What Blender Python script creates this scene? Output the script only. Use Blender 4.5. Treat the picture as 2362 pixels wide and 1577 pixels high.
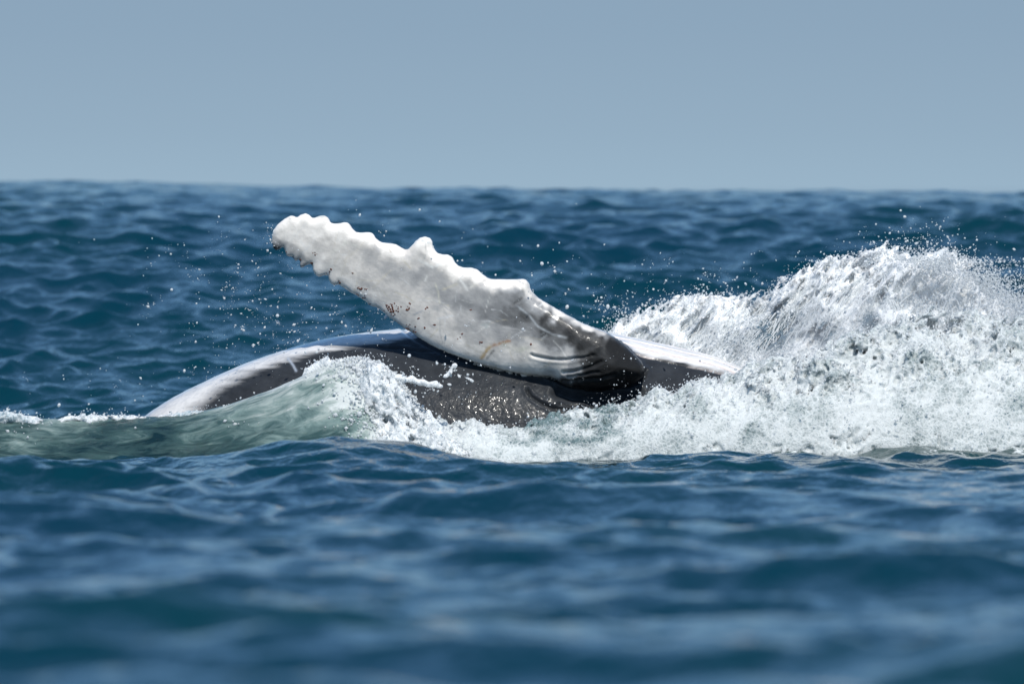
import bpy, math, random
import numpy as np
from mathutils import Vector
from mathutils.bvhtree import BVHTree

for _o in list(bpy.data.objects):
    bpy.data.objects.remove(_o, do_unlink=True)
SC = bpy.context.scene
COL = SC.collection

# ------------------------------------------------------------------ camera
D = 36.0                      # metres from lens to whale
SPX = 3.24 / 2362.0           # metres for one photo pixel at that distance
HORIZON, WATERLINE = 452.0, 1045.0
HC = (WATERLINE - HORIZON) * SPX      # eye height of the lens above calm water

def P(px, py, Y=0.0):
    """photo pixel + depth -> world point"""
    k = (D + Y) / D
    return ((px - 1181.0) * SPX * k, Y, HC - (py - HORIZON) * SPX * k)

cam_d = bpy.data.cameras.new('camera')
cam_d.lens, cam_d.sensor_width, cam_d.sensor_fit = 400.0, 36.0, 'HORIZONTAL'
cam_d.clip_start, cam_d.clip_end = 0.5, 20000.0
cam_d.dof.use_dof = True
cam_d.dof.focus_distance = D - 0.25
cam_d.dof.aperture_fstop = 4.9
cam = bpy.data.objects.new('camera', cam_d)
COL.objects.link(cam)
cam.location = (0.0, -D, HC)
cam.rotation_euler = (math.radians(90) - math.atan((788.5 - HORIZON) * SPX / D), 0, 0)
SC.camera = cam

# ------------------------------------------------------------------ sky, sun, exposure
SUN = Vector((0.12, -0.65, 0.75)).normalized()        # towards the sun
SUN_EL = math.asin(SUN.z)
SUN_AZ = math.atan2(SUN.x, SUN.y)
world = bpy.data.worlds.new('World')
SC.world = world
world.use_nodes = True
wn = world.node_tree
wn.nodes.clear()
sky = wn.nodes.new('ShaderNodeTexSky')
sky.sky_type = 'NISHITA'
sky.sun_disc = False
sky.sun_elevation = SUN_EL
sky.sun_rotation = SUN_AZ
sky.altitude = 0
sky.air_density, sky.dust_density, sky.ozone_density = 1.0, 0.3, 3.0
# marine haze: the lowest band of the sky is a pale blue grey that deepens upward into the clear blue
w_tc = wn.nodes.new('ShaderNodeTexCoord')
w_sep = wn.nodes.new('ShaderNodeSeparateXYZ')
wn.links.new(w_tc.outputs['Generated'], w_sep.inputs['Vector'])
w_asin = wn.nodes.new('ShaderNodeMath'); w_asin.operation = 'ARCSINE'
wn.links.new(w_sep.outputs['Z'], w_asin.inputs[0])
w_deg = wn.nodes.new('ShaderNodeMath'); w_deg.operation = 'DIVIDE'; w_deg.use_clamp = True
wn.links.new(w_asin.outputs[0], w_deg.inputs[0]); w_deg.inputs[1].default_value = math.radians(2.0)
w_haze = wn.nodes.new('ShaderNodeValToRGB')
w_haze.color_ramp.interpolation = 'B_SPLINE'
w_haze.color_ramp.elements.new(0.5); w_haze.color_ramp.elements.new(0.8)
for w_e, (w_p, w_c) in zip(w_haze.color_ramp.elements,
        [(0.0, (0.330, 0.468, 0.590, 1)), (0.16, (0.298, 0.422, 0.542, 1)), (0.42, (0.270, 0.385, 0.508, 1)), (1.0, (0.228, 0.342, 0.468, 1))]):
    w_e.position, w_e.color = w_p, w_c
wn.links.new(w_deg.outputs[0], w_haze.inputs['Fac'])
w_up = wn.nodes.new('ShaderNodeMapRange')
w_up.interpolation_type = 'SMOOTHSTEP'
w_up.inputs['From Min'].default_value = math.radians(2); w_up.inputs['From Max'].default_value = math.radians(13)
wn.links.new(w_asin.outputs[0], w_up.inputs['Value'])
w_gain = wn.nodes.new('ShaderNodeMix'); w_gain.data_type = 'RGBA'; w_gain.blend_type = 'MULTIPLY'
w_gain.inputs['Factor'].default_value = 1.0
w_gain.inputs[7].default_value = (0.086, 0.108, 0.118, 1)
wn.links.new(sky.outputs['Color'], w_gain.inputs[6])
w_mix = wn.nodes.new('ShaderNodeMix'); w_mix.data_type = 'RGBA'
wn.links.new(w_up.outputs['Result'], w_mix.inputs['Factor'])
wn.links.new(w_haze.outputs['Color'], w_mix.inputs[6])
wn.links.new(w_gain.outputs[2], w_mix.inputs[7])
bg = wn.nodes.new('ShaderNodeBackground')
bg.inputs['Strength'].default_value = 1.0      # the sky strength (about 0.12) is applied above, before the haze is mixed in
wo = wn.nodes.new('ShaderNodeOutputWorld')
wn.links.new(w_mix.outputs[2], bg.inputs['Color'])
wn.links.new(bg.outputs['Background'], wo.inputs['Surface'])

sun_d = bpy.data.lights.new('sun', 'SUN')
sun_d.energy, sun_d.angle, sun_d.color = 4.6, math.radians(0.53), (1.0, 0.955, 0.88)
sun = bpy.data.objects.new('sun', sun_d)
COL.objects.link(sun)
sun.rotation_euler = SUN.to_track_quat('Z', 'Y').to_euler()
sun.location = (20, -20, 40)

SC.render.engine = 'CYCLES'
SC.view_settings.view_transform = 'Standard'
SC.view_settings.look = 'None'
SC.view_settings.exposure = 0.0
SC.view_settings.gamma = 1.0
SC.view_settings.use_curve_mapping = False
SC.cycles.use_denoising = True
SC.cycles.max_bounces = 8
SC.cycles.diffuse_bounces = 4
SC.cycles.glossy_bounces = 3
SC.cycles.transmission_bounces = 4
SC.cycles.volume_bounces = 2
SC.cycles.sample_clamp_indirect = 4.0
SC.cycles.caustics_reflective = False
SC.cycles.caustics_refractive = False

# ------------------------------------------------------------------ helpers
def hash3(i, j, k, seed):
    h = (i * 374761393 + j * 668265263 + k * 2147483647 + seed * 974634777) & 0xFFFFFFFF
    h = ((h ^ (h >> 13)) * 1274126177) & 0xFFFFFFFF
    h = ((h ^ (h >> 16)) * 2246822519) & 0xFFFFFFFF
    return ((h ^ (h >> 15)) & 0xFFFFFF) / float(0xFFFFFF) * 2.0 - 1.0

def vnoise(x, y, z, seed=0):
    """smooth value noise in -1..1 at arbitrary points"""
    x, y, z = np.broadcast_arrays(np.asarray(x, float), np.asarray(y, float), np.asarray(z, float))
    xi, yi, zi = np.floor(x).astype(np.int64), np.floor(y).astype(np.int64), np.floor(z).astype(np.int64)
    fx, fy, fz = x - xi, y - yi, z - zi
    fx, fy, fz = [t * t * (3 - 2 * t) for t in (fx, fy, fz)]
    r = 0.0
    for a in (0, 1):
        wx = fx if a else 1 - fx
        for b in (0, 1):
            wy = fy if b else 1 - fy
            for c in (0, 1):
                wz = fz if c else 1 - fz
                r = r + wx * wy * wz * hash3(xi + a, yi + b, zi + c, seed)
    return r

def fbm(x, y, z, seed=0, octaves=4, gain=0.5):
    r, a, f, n = 0.0, 1.0, 1.0, 0.0
    for o in range(octaves):
        r = r + a * vnoise(x * f, y * f, z * f, seed + o * 17)
        n += a
        a *= gain
        f *= 2.03
    return r / n

def smooth(a, b, x):
    t = np.clip((x - a) / (b - a), 0, 1)
    return t * t * (3 - 2 * t)

def mesh_from(name, verts, faces, mat, smooth_shade=True):
    """numpy quads/tris -> linked mesh object"""
    me = bpy.data.meshes.new(name)
    verts = np.ascontiguousarray(verts, dtype=np.float32)
    faces = np.ascontiguousarray(faces, dtype=np.int32)
    n, m = faces.shape
    me.vertices.add(len(verts))
    me.vertices.foreach_set('co', verts.ravel())
    me.loops.add(n * m)
    me.loops.foreach_set('vertex_index', faces.ravel())
    me.polygons.add(n)
    me.polygons.foreach_set('loop_start', np.arange(n, dtype=np.int32) * m)
    me.update(calc_edges=True)
    me.validate()
    me.polygons.foreach_set('use_smooth', np.full(len(me.polygons), smooth_shade))
    ob = bpy.data.objects.new(name, me)
    if mat:
        me.materials.append(mat)
    COL.objects.link(ob)
    return ob

def vattr(ob, name, data):
    data = np.asarray(data, dtype=np.float32)
    if data.ndim == 1:
        a = ob.data.attributes.new(name, 'FLOAT', 'POINT')
        a.data.foreach_set('value', data)
    else:
        a = ob.data.attributes.new(name, 'FLOAT_COLOR', 'POINT')
        if data.shape[1] == 3:
            data = np.concatenate([data, np.ones((len(data), 1), np.float32)], 1)
        a.data.foreach_set('color', np.ascontiguousarray(data).ravel())

def tag(o, label=None, category=None, group=None, kind=None):
    for k, v in (('label', label), ('category', category), ('group', group), ('kind', kind)):
        if v:
            o[k] = v
    return o

class NT:
    """tiny node-tree writer"""
    def __init__(self, name):
        self.mat = bpy.data.materials.new(name)
        self.mat.use_nodes = True
        self.t = self.mat.node_tree
        self.t.nodes.clear()
        self.out = self.t.nodes.new('ShaderNodeOutputMaterial')
    def n(self, typ, props=None, **ins):
        nd = self.t.nodes.new('ShaderNode' + typ)
        for k, v in (props or {}).items():
            setattr(nd, k, v)
        for k, v in ins.items():
            key = k.replace('_', ' ')
            self.set(nd, key, v)
        return nd
    def set(self, nd, key, v):
        s = nd.inputs[int(key[1:])] if key[0] == '#' else nd.inputs[key]
        if hasattr(v, 'links') or isinstance(v, bpy.types.NodeSocket):
            self.t.links.new(v, s)
        else:
            s.default_value = v
    def math(self, op, a, b=None, c=None, clamp=False):
        nd = self.t.nodes.new('ShaderNodeMath')
        nd.operation, nd.use_clamp = op, clamp
        for i, v in enumerate((a, b, c)):
            if v is not None:
                self.set(nd, '#%d' % i, v)
        return nd.outputs[0]
    def mixc(self, f, a, b, blend='MIX'):
        nd = self.t.nodes.new('ShaderNodeMix')
        nd.data_type, nd.blend_type = 'RGBA', blend
        self.set(nd, 'Factor', f)
        for s, v in ((nd.inputs[6], a), (nd.inputs[7], b)):
            if isinstance(v, bpy.types.NodeSocket):
                self.t.links.new(v, s)
            else:
                s.default_value = v
        return nd.outputs[2]
    def attr(self, name, out='Fac'):
        nd = self.n('Attribute', {'attribute_name': name})
        return nd.outputs[out]
    def ramp(self, f, stops):
        nd = self.t.nodes.new('ShaderNodeValToRGB')
        while len(nd.color_ramp.elements) < len(stops):
            nd.color_ramp.elements.new(0.5)
        for e, (p, c) in zip(nd.color_ramp.elements, stops):
            e.position = p
            e.color = c if hasattr(c, '__len__') else (c, c, c, 1)
        self.set(nd, 'Fac', f)
        return nd.outputs['Color']
    def noise(self, vec, scale, detail=2.0, rough=0.5, dist=0.0):
        nd = self.n('TexNoise', None, Scale=scale, Detail=detail, Roughness=rough, Distortion=dist)
        if vec is not None:
            self.t.links.new(vec, nd.inputs['Vector'])
        return nd.outputs['Fac']
    def coords(self, scale=(1, 1, 1), rot=(0, 0, 0)):
        tc = self.n('TexCoord')
        mp = self.n('Mapping')
        mp.inputs['Scale'].default_value = scale
        mp.inputs['Rotation'].default_value = rot
        self.t.links.new(tc.outputs['Object'], mp.inputs['Vector'])
        return mp.outputs['Vector']
    def bump(self, h, strength, dist, normal=None):
        nd = self.n('Bump', None, Strength=strength, Distance=dist)
        self.t.links.new(h, nd.inputs['Height'])
        if normal is not None:
            self.t.links.new(normal, nd.inputs['Normal'])
        return nd.outputs['Normal']
    def surf(self, s):
        self.t.links.new(s, self.out.inputs['Surface'])
        return self.mat

# ------------------------------------------------------------------ sea
def sea_material():
    m = NT('sea_water')
    foam = m.attr('foam')
    air = m.attr('air')
    v1 = m.coords((1.0, 0.55, 1.0))
    h1 = m.noise(v1, 15.0, 3.0, 0.55, 0.4)
    h2 = m.noise(m.coords((1.0, 0.7, 1.0), (0, 0, 0.5)), 34.0, 2.0, 0.5, 0.3)
    nrm = m.bump(h1, 1.0, 0.012)
    nrm = m.bump(h2, 1.0, 0.0030, nrm)
    deep = (0.0004, 0.0250, 0.046, 1)
    green = (0.014, 0.045, 0.048, 1)
    big = m.noise(m.coords((0.5, 0.25, 0.5)), 0.9, 2.0)
    deep2 = m.mixc(m.ramp(big, [(0.35, 0), (0.7, 1)]), deep, (0.0010, 0.030, 0.040, 1))
    c = m.mixc(air, deep2, green)
    ftex = m.noise(m.coords((1, 0.5, 1)), 30.0, 5.0, 0.65)
    fm = m.math('MULTIPLY', m.math('SUBTRACT', m.math('ADD', foam, ftex), 0.92), 5.0, clamp=True)
    c = m.mixc(fm, c, (0.75, 0.79, 0.79, 1))
    p = m.n('BsdfPrincipled', None, Roughness=m.math('MULTIPLY_ADD', fm, 0.5, 0.055), IOR=1.333)
    m.t.links.new(c, p.inputs['Base Color'])
    m.t.links.new(nrm, p.inputs['Normal'])
    return m.surf(p.outputs[0])

_rng = np.random.default_rng(11)
WAVES = []
def _spec(n, l0, l1, slope, spread, th0):
    for i in range(n):
        lam = math.exp(_rng.uniform(math.log(l0), math.log(l1)))
        th = th0 + _rng.normal(0, spread)
        k = 2 * math.pi / lam
        a = slope * math.sqrt(2.0 / n) / k
        WAVES.append((k * math.cos(th), k * math.sin(th), a, _rng.uniform(0, 6.283), lam))
_spec(16, 2.2, 5.0, 0.045, 0.35, -1.75)
_spec(44, 0.55, 2.2, 0.165, 0.38, -1.66)
_spec(90, 0.24, 0.50, 0.190, 1.15, -1.55)
_spec(80, 0.12, 0.24, 0.25, 1.30, -1.6)

def sea_shape(x, y):
    """large forms of the sea surface: swell behind the whale, hump before it"""
    d = y + D
    tiltx = 0.022 * np.tanh((-x - 0.8) / 0.8)
    crest = 0.850 + tiltx + 0.004 * np.sin(x * 1.9 + 0.4) + 0.003 * np.sin(x * 4.3 + 2.0)
    z = crest * smooth(38.4, 47.6, d) * (1 - smooth(48.0, 60, d))
    hx, hy = x - (-0.44), y - (-2.4)
    z = z + 0.105 * np.exp(-(hx / 0.42) ** 2 - (hy / 0.55) ** 2)
    return z

def build_sea():
    uc = np.linspace(-0.0525, 0.0525, 410)
    side = 0.0525 * np.exp(np.linspace(0, math.log(1.4 / 0.0525), 30))[1:]
    u = np.concatenate([-side[::-1], uc, side])
    rows = np.concatenate([np.linspace(4, 17.5, 60), np.arange(17.6, 31, 0.048), np.arange(31, 39.5, 0.026),
                           np.arange(39.5, 49, 0.030), np.exp(np.linspace(math.log(49.1), math.log(9000), 110))])
    dd, uu = np.meshgrid(rows, u, indexing='ij')
    x, y = dd * uu, dd - D
    cx, cy = x.copy(), y.copy()
    z = sea_shape(x, y)
    # gusts: patches of rougher and calmer water; waves die out with distance
    gust = 0.85 + 0.45 * fbm(x * 0.8, y * 0.22, 0 * x, 5, 2)
    far = (1 - smooth(60, 110, dd)) * (1 - 0.62 * smooth(43.5, 47.6, dd))
    near = smooth(3, 12, dd)
    wide = 1 - smooth(0.10, 0.35, np.abs(uu))
    # less chop right at the whale and just before it, so that the hull of water stays low there
    calm = 1 - (0.58 - 0.22 * smooth(0.0, 0.6, x)) * np.exp(-((y + 1.3) / 1.9) ** 2)
    form = 0.95 - 0.70 * smooth(33, 39.5, dd) - 0.10 * smooth(43, 47, dd)     # the longer chop is strongest near the lens
    for kx, ky, a, ph, lam in WAVES:
        w = far * near * calm
        if lam < 2.2:
            w = w * gust * (wide if lam < 0.7 else 1)
        if lam > 0.6:
            w = w * form
        elif lam < 0.24:
            w = w * (0.45 + 0.55 * smooth(29, 35, dd))
        else:
            w = w * (0.60 + 0.40 * smooth(29, 35, dd))
        arg = kx * cx + ky * cy + ph
        k = math.hypot(kx, ky)
        s, c = np.sin(arg), np.cos(arg)
        z += w * a * (c + 0.35 * a * k * 4 * (c * c - 0.5))
        x -= w * 1.0 * a * s * kx / k
        y -= w * 1.0 * a * s * ky / k
    nr, nc = dd.shape
    verts = np.stack([x, y, z], -1).reshape(-1, 3)
    idx = np.arange(nr * nc).reshape(nr, nc)
    f = np.stack([idx[:-1, :-1], idx[:-1, 1:], idx[1:, 1:], idx[1:, :-1]], -1).reshape(-1, 4)
    ob = mesh_from('sea', verts, f, sea_material())
    # churned, aerated water round the whale
    xs, ys = verts[:, 0], verts[:, 1]
    nz = fbm(xs * 5, ys * 2.0, 0 * xs, 31, 3)
    e = np.maximum(np.abs(xs - 0.55) - 1.25, 0) ** 2 / 0.30 ** 2 + (np.maximum(np.abs(ys + 0.15) - 0.50, 0) / 0.35) ** 2
    air = np.clip(np.exp(-e) * 1.2 + 0.35 * nz * np.exp(-e * 0.4), 0, 1)
    foam = np.clip(air * 0.42 + 0.25 * nz * air, 0, 1)
    vattr(ob, 'air', air)
    vattr(ob, 'foam', foam)
    tag(ob, 'deep blue choppy sea with swell rising to the horizon', kind='structure')
    return ob

build_sea()

# ------------------------------------------------------------------ implicit surfaces -> mesh
def surface_nets(f, org, h):
    """quads round the zero set of a sampled field (negative inside)"""
    s = f < 0
    nx, ny, nz = f.shape
    c = s[:-1, :-1, :-1].astype(np.uint8)
    tot = np.zeros_like(c)
    for a in (0, 1):
        for b in (0, 1):
            for d in (0, 1):
                tot += s[a:nx - 1 + a, b:ny - 1 + b, d:nz - 1 + d]
    ijk = np.argwhere((tot > 0) & (tot < 8)).astype(np.int32)
    del tot, c
    I, J, K = ijk.T
    corner = {}
    for a in (0, 1):
        for b in (0, 1):
            for d in (0, 1):
                corner[a, b, d] = f[I + a, J + b, K + d]
    acc = np.zeros((len(I), 3), np.float32)
    cnt = np.zeros(len(I), np.float32)
    for p in corner:
        for ax in range(3):
            if p[ax]:
                continue
            q = list(p); q[ax] = 1; q = tuple(q)
            f0, f1 = corner[p], corner[q]
            m = (f0 < 0) != (f1 < 0)
            t = np.where(m, f0 / np.where(m, f0 - f1, 1), 0)
            for k in range(3):
                acc[:, k] += np.where(m, p[k] + (t if k == ax else 0), 0)
            cnt += m
    verts = (ijk + acc / cnt[:, None]) * np.asarray(h) + np.asarray(org)
    index = np.full((nx - 1, ny - 1, nz - 1), -1, np.int32)
    index[I, J, K] = np.arange(len(I), dtype=np.int32)
    faces = []
    for ax in range(3):
        u, v = (ax + 1) % 3, (ax + 2) % 3
        sl0 = [slice(1, -1)] * 3; sl1 = [slice(1, -1)] * 3
        sl0[ax] = slice(0, -1); sl1[ax] = slice(1, None)
        a, b = s[tuple(sl0)], s[tuple(sl1)]
        e = np.argwhere(a != b)
        inside = a[tuple(e.T)]
        off = np.ones(3, int); off[ax] = 0
        e = e + off
        def cell(du, dv):
            q = e.copy(); q[:, u] += du; q[:, v] += dv
            return index[tuple(q.T)]
        quad = np.stack([cell(-1, -1), cell(0, -1), cell(0, 0), cell(-1, 0)], 1)
        quad[~inside] = quad[~inside][:, ::-1]
        faces.append(quad)
    return verts, np.concatenate(faces)

def relax(verts, faces, n=2, lam=0.5):
    for _ in range(n):
        acc = np.zeros_like(verts); cnt = np.zeros(len(verts))
        for k in range(4):
            a, b = faces[:, k], faces[:, (k + 1) % 4]
            for q in range(3):
                acc[:, q] += np.bincount(a, verts[b, q], len(verts)) + np.bincount(b, verts[a, q], len(verts))
            cnt += np.bincount(a, minlength=len(verts)) + np.bincount(b, minlength=len(verts))
        verts = verts + lam * (acc / np.maximum(cnt, 1)[:, None] - verts)
    return verts

def vnormals(verts, faces):
    a, b, c, d = (verts[faces[:, k]] for k in range(4))
    n = np.cross(c - a, d - b)
    out = np.zeros_like(verts)
    for k in range(4):
        for q in range(3):
            out[:, q] += np.bincount(faces[:, k], n[:, q], len(verts))
    return out / np.maximum(np.linalg.norm(out, axis=1, keepdims=True), 1e-9)

def polydist(px, py, pts, closed=False):
    """distance of points to a polyline"""
    best = np.full(px.shape, 1e9)
    pts = list(pts) + ([pts[0]] if closed else [])
    for (x0, y0), (x1, y1) in zip(pts[:-1], pts[1:]):
        dx, dy = x1 - x0, y1 - y0
        L = dx * dx + dy * dy + 1e-12
        t = np.clip(((px - x0) * dx + (py - y0) * dy) / L, 0, 1)
        best = np.minimum(best, (px - x0 - t * dx) ** 2 + (py - y0 - t * dy) ** 2)
    return np.sqrt(best)

def inside_poly(px, py, pts):
    r = np.zeros(px.shape, bool)
    for (x0, y0), (x1, y1) in zip(pts, list(pts[1:]) + [pts[0]]):
        if y0 == y1:
            continue
        c = ((y0 > py) != (y1 > py)) & (px < (x1 - x0) * (py - y0) / (y1 - y0) + x0)
        r ^= c
    return r

# ------------------------------------------------------------------ humpback whale
# outline of the raised flipper in pixels (turned into metres below)
LEAD = [(625,547),(628,532),(638,519),(649.5,509),(658,503),(667,498.5),(675.5,498),(684,502),(693,495),(704.5,492),(712,495),
 (719,502),(725,503),(733,499),(742,497.5),(751,498),(757,503),(762,513.5),(771,516.5),(782.6,515),(793,513),(803,514),(807,518),
 (811.6,526.6),(820,535),(832,537.6),(844,536),(855,536.4),(861,539.6),(866.6,549.7),(878,558.4),(891,561),(907,562),(916,565),
 (924.5,570.6),(936,576.7),(942,574.4),(950.6,565.7),(959,555.5),(969,548),(981,546),(991,548),(997,555.5),(998.5,567),(1003,577),
 (1010,585),(1023,586.5),(1036,588),(1044.6,594.6),(1050,606),(1058,613.4),(1069,617.5),(1089.5,618),(1101,622),(1112.7,632),
 (1125.7,642),(1142,644.7),(1176,645),(1191,645),(1202,643),(1212.6,645),(1220,652.5),(1222,662.7),(1227,672.8),(1240,686),
 (1268.5,703.5),(1310.6,727.8),(1343,745.6),(1372,757),(1398,766),(1420.6,781),(1446.5,800.6),(1466,820),(1482,839.4),(1487,855.6),
 (1482,868.5),(1466,880),(1446.5,888)]
TRAIL = [(1446.5,888),(1404,893),(1356,896),(1323.5,891),(1301,885),(1285,875),(1272,868.5),(1252,866),(1207,862),(1162,854),
 (1123,844),(1090.6,834.6),(1058,823),(1032,813.5),(1000,799),(971,782.8),(950.6,766.9),(933,758),(913,742),(892.7,729),(878,714.8),
 (865,707.5),(855,706),(843.5,696),(829,685.8),(811.6,677),(797,667),(785.6,659.8),(779.8,655.4),(771,658.3),(762.4,654.5),
 (758,645.3),(755,635),(750.8,633.7),(742,636.6),(735,639.5),(727.6,635),(720.4,625),(719,612),(716,609),(707.4,611),(698.7,616.3),
 (691.5,617.8),(689.4,610.5),(691.5,602.4),(687,598.4),(681.3,602.4),(676,599),(674,592.6),(668,591.7),(664,593),(658,588.8),
 (655.8,578.7),(651,570),(643.7,574.4),(635,578),(629,573),(625,558.4),(625,547)]
FLIP_Y = -0.12
def px2xz(pts, Y=FLIP_Y):
    return [(P(a, b, Y)[0], P(a, b, Y)[2]) for a, b in pts]

BODY_TOP = [(60,1190),(160,1095),(250,1020),(345,950),(400,914),(470,880),(560,839),(650,808),(750,780),(850,765),(940,757),(1100,748),
 (1250,749),(1390,764),(1480,782),(1560,799),(1640,818),(1700,842),(1760,872),(1850,930),(1950,1010),(2060,1110)]
BODY_R = [(60,0.10),(250,0.15),(345,0.19),(500,0.26),(650,0.33),(800,0.38),(1000,0.42),(1250,0.43),(1450,0.40),(1700,0.33),(1900,0.25),(2060,0.18)]
BODY_Y = 0.26

def body_profile(x):
    pts = np.array([P(a, b, BODY_Y) for a, b in BODY_TOP])
    xr = np.array([P(a, 1000, BODY_Y)[0] for a, b in BODY_R])
    top, r = np.interp(x, pts[:, 0], pts[:, 2]), np.interp(x, xr, [b for a, b in BODY_R])
    k = np.hanning(41); k /= k.sum()
    sm = lambda v: np.convolve(np.pad(v, 20, mode='edge'), k, 'valid')
    return sm(top), sm(r)

def whale_fields(X, Y, Z):
    """X (n,1,1), Y (1,m,1), Z (1,1,k) -> flipper field, body field"""
    x, y, z = X.ravel(), Y.ravel(), Z.ravel()
    top, r = body_profile(x)
    zc = (top - r)[:, None, None].astype(np.float32)
    R = r[:, None, None].astype(np.float32)
    slope = np.gradient(top, x)[:, None, None].astype(np.float32)
    # the throat side is a little flattened, so the ridge above is not a plain tube
    yy = (Y - BODY_Y).astype(np.float32)
    body = (np.sqrt((yy * 0.96) ** 2 + (Z - zc) ** 2) - R) / np.sqrt(1 + slope ** 2)
    gx, gz = np.meshgrid(x, z, indexing='ij')
    lead, trail = px2xz(LEAD), px2xz(TRAIL)
    dl, dt = polydist(gx, gz, lead), polydist(gx, gz, trail)
    ins = inside_poly(gx, gz, lead + trail[1:-1])
    px = gx / SPX + 1181
    py = HORIZON + (HC - gz) / SPX
    T = np.interp(px, [620, 700, 900, 1150, 1300, 1400, 1490], [0.020, 0.026, 0.034, 0.046, 0.066, 0.090, 0.085])
    wl = np.interp(px, [620, 760, 1150, 1300, 1490], [0.022, 0.034, 0.048, 0.080, 0.14])
    wt = np.interp(px, [620, 760, 1150, 1300, 1490], [0.040, 0.080, 0.120, 0.085, 0.05])
    prof = lambda d, w: np.sqrt(np.clip(1 - (1 - np.minimum(d / w, 1)) ** 2, 0, 1))
    hT = T * (0.05 + 0.95 * prof(dl, wl)) * (0.24 + 0.76 * prof(dt, wt) ** 1.2)
    hT += 0.0025 * fbm(px / 70, py / 60, 0 * px, 71, 3) * prof(dl, wl)
    # mid surface: leans back towards the leading edge, the tip hangs a little towards the camera
    mid = -0.105 - 0.17 * (gz - 0.245) - 0.00026 * (px - 1250) * (px < 1330) - 0.021 * (px >= 1330)
    back = hT + 0.26 * smooth(1240, 1390, px) * smooth(700, 800, py)
    mid, hT, back = (v[:, None, :].astype(np.float32) for v in (mid, hT, back))
    d2 = np.minimum(dl, dt)[:, None, :].astype(np.float32)
    q = Y.astype(np.float32) - mid
    slab = np.where(q < 0, -q - hT, q - back)
    flip = np.where(ins[:, None, :], slab, np.sqrt(d2 ** 2 + np.maximum(slab, 0) ** 2) + 0.001)
    return flip, body

# creases in the skin: pixel polyline, depth (m), half width (px), only on flipper / body / both
CREASES = [
 ([(1262,866),(1285,877),(1301,887),(1323,893),(1356,899),(1404,896),(1446,891),(1468,883),(1484,870),(1489,855)], 0.016, 3.4, 'b'),
 ([(1215,897),(1226,914),(1246,928),(1275,941),(1310,945),(1350,940)], 0.011, 3.5, 'b'),
 ([(1285,905),(1320,916),(1360,920),(1420,916),(1470,905)], 0.020, 9.0, 'b'),
 ([(1290,931),(1340,936),(1400,936),(1440,930)], 0.008, 5.0, 'b'),
 ([(1226,817),(1246,823),(1275,829),(1310,830),(1343,825),(1372,820)], 0.0065, 3.2, 'f'),
 ([(1301,859),(1336,854),(1365,846),(1388,834)], 0.0065, 3.2, 'f'),
 ([(1297,877),(1340,876),(1382,873),(1417,862)], 0.0065, 3.2, 'f'),
 ([(1310,868),(1345,864),(1380,857)], 0.005, 2.5, 'f'),
 ([(1210,648),(1206,664),(1209,684),(1196,697),(1184,705)], 0.003, 2.2, 'f'),
 ([(1120,735),(1160,750),(1200,758),(1226,764)], 0.0010, 2.0, 'f'),
 ([(930,760),(960,782),(1000,803),(1060,828),(1120,848),(1200,865)], 0.006, 5.0, 'b'),
 ([(870,800),(940,806),(1000,812)], 0.003, 2.5, 'b'),
]
# skin tone control points on the flipper: px, py, grey level of the pigment
TONES = [(640,530,.80),(630,560,.45),(632,574,.06),(660,582,.55),(670,540,.80),(700,505,.84),(700,560,.72),(745,505,.84),(750,560,.62),(740,620,.74),
 (690,606,.45),(790,530,.80),(800,570,.56),(800,620,.66),(800,660,.74),(850,545,.82),(850,590,.50),(860,640,.56),(850,690,.74),(900,575,.80),
 (900,620,.46),(910,670,.58),(900,720,.72),(950,600,.60),(960,640,.44),(960,690,.60),(950,745,.68),(980,560,.82),(1010,600,.78),(1000,640,.46),
 (1020,680,.40),(1010,730,.62),(1000,780,.74),(1060,625,.80),(1060,660,.50),(1070,700,.34),(1070,745,.46),(1060,800,.74),(1110,640,.82),
 (1110,680,.44),(1120,720,.30),(1120,760,.46),(1120,820,.74),(1160,655,.82),(1160,690,.36),(1170,730,.24),(1170,770,.44),(1170,810,.70),
 (1170,845,.76),(1205,660,.78),(1200,690,.30),(1210,730,.18),(1220,770,.34),(1230,805,.62),(1240,845,.74),(1225,680,.66),(1245,702,.28),
 (1260,722,.10),(1270,760,.12),(1285,790,.26),(1300,815,.52),(1290,845,.70),(1330,848,.34),(1345,828,.14),(1362,845,.06),(1372,824,.05),(1312,862,.42),(1340,866,.08),(1255,692,.74),(1300,722,.76),
 (1300,745,.12),(1320,775,.07),(1340,800,.06),(1350,750,.74),(1350,772,.10),(1390,766,.60),(1385,785,.07),(1405,775,.30),(1420,800,.04),(1450,830,.035),
 (1475,855,.035),(1400,850,.035),(1360,870,.035),(1420,880,.035),(1300,872,.10),(1330,885,.04)]
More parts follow.
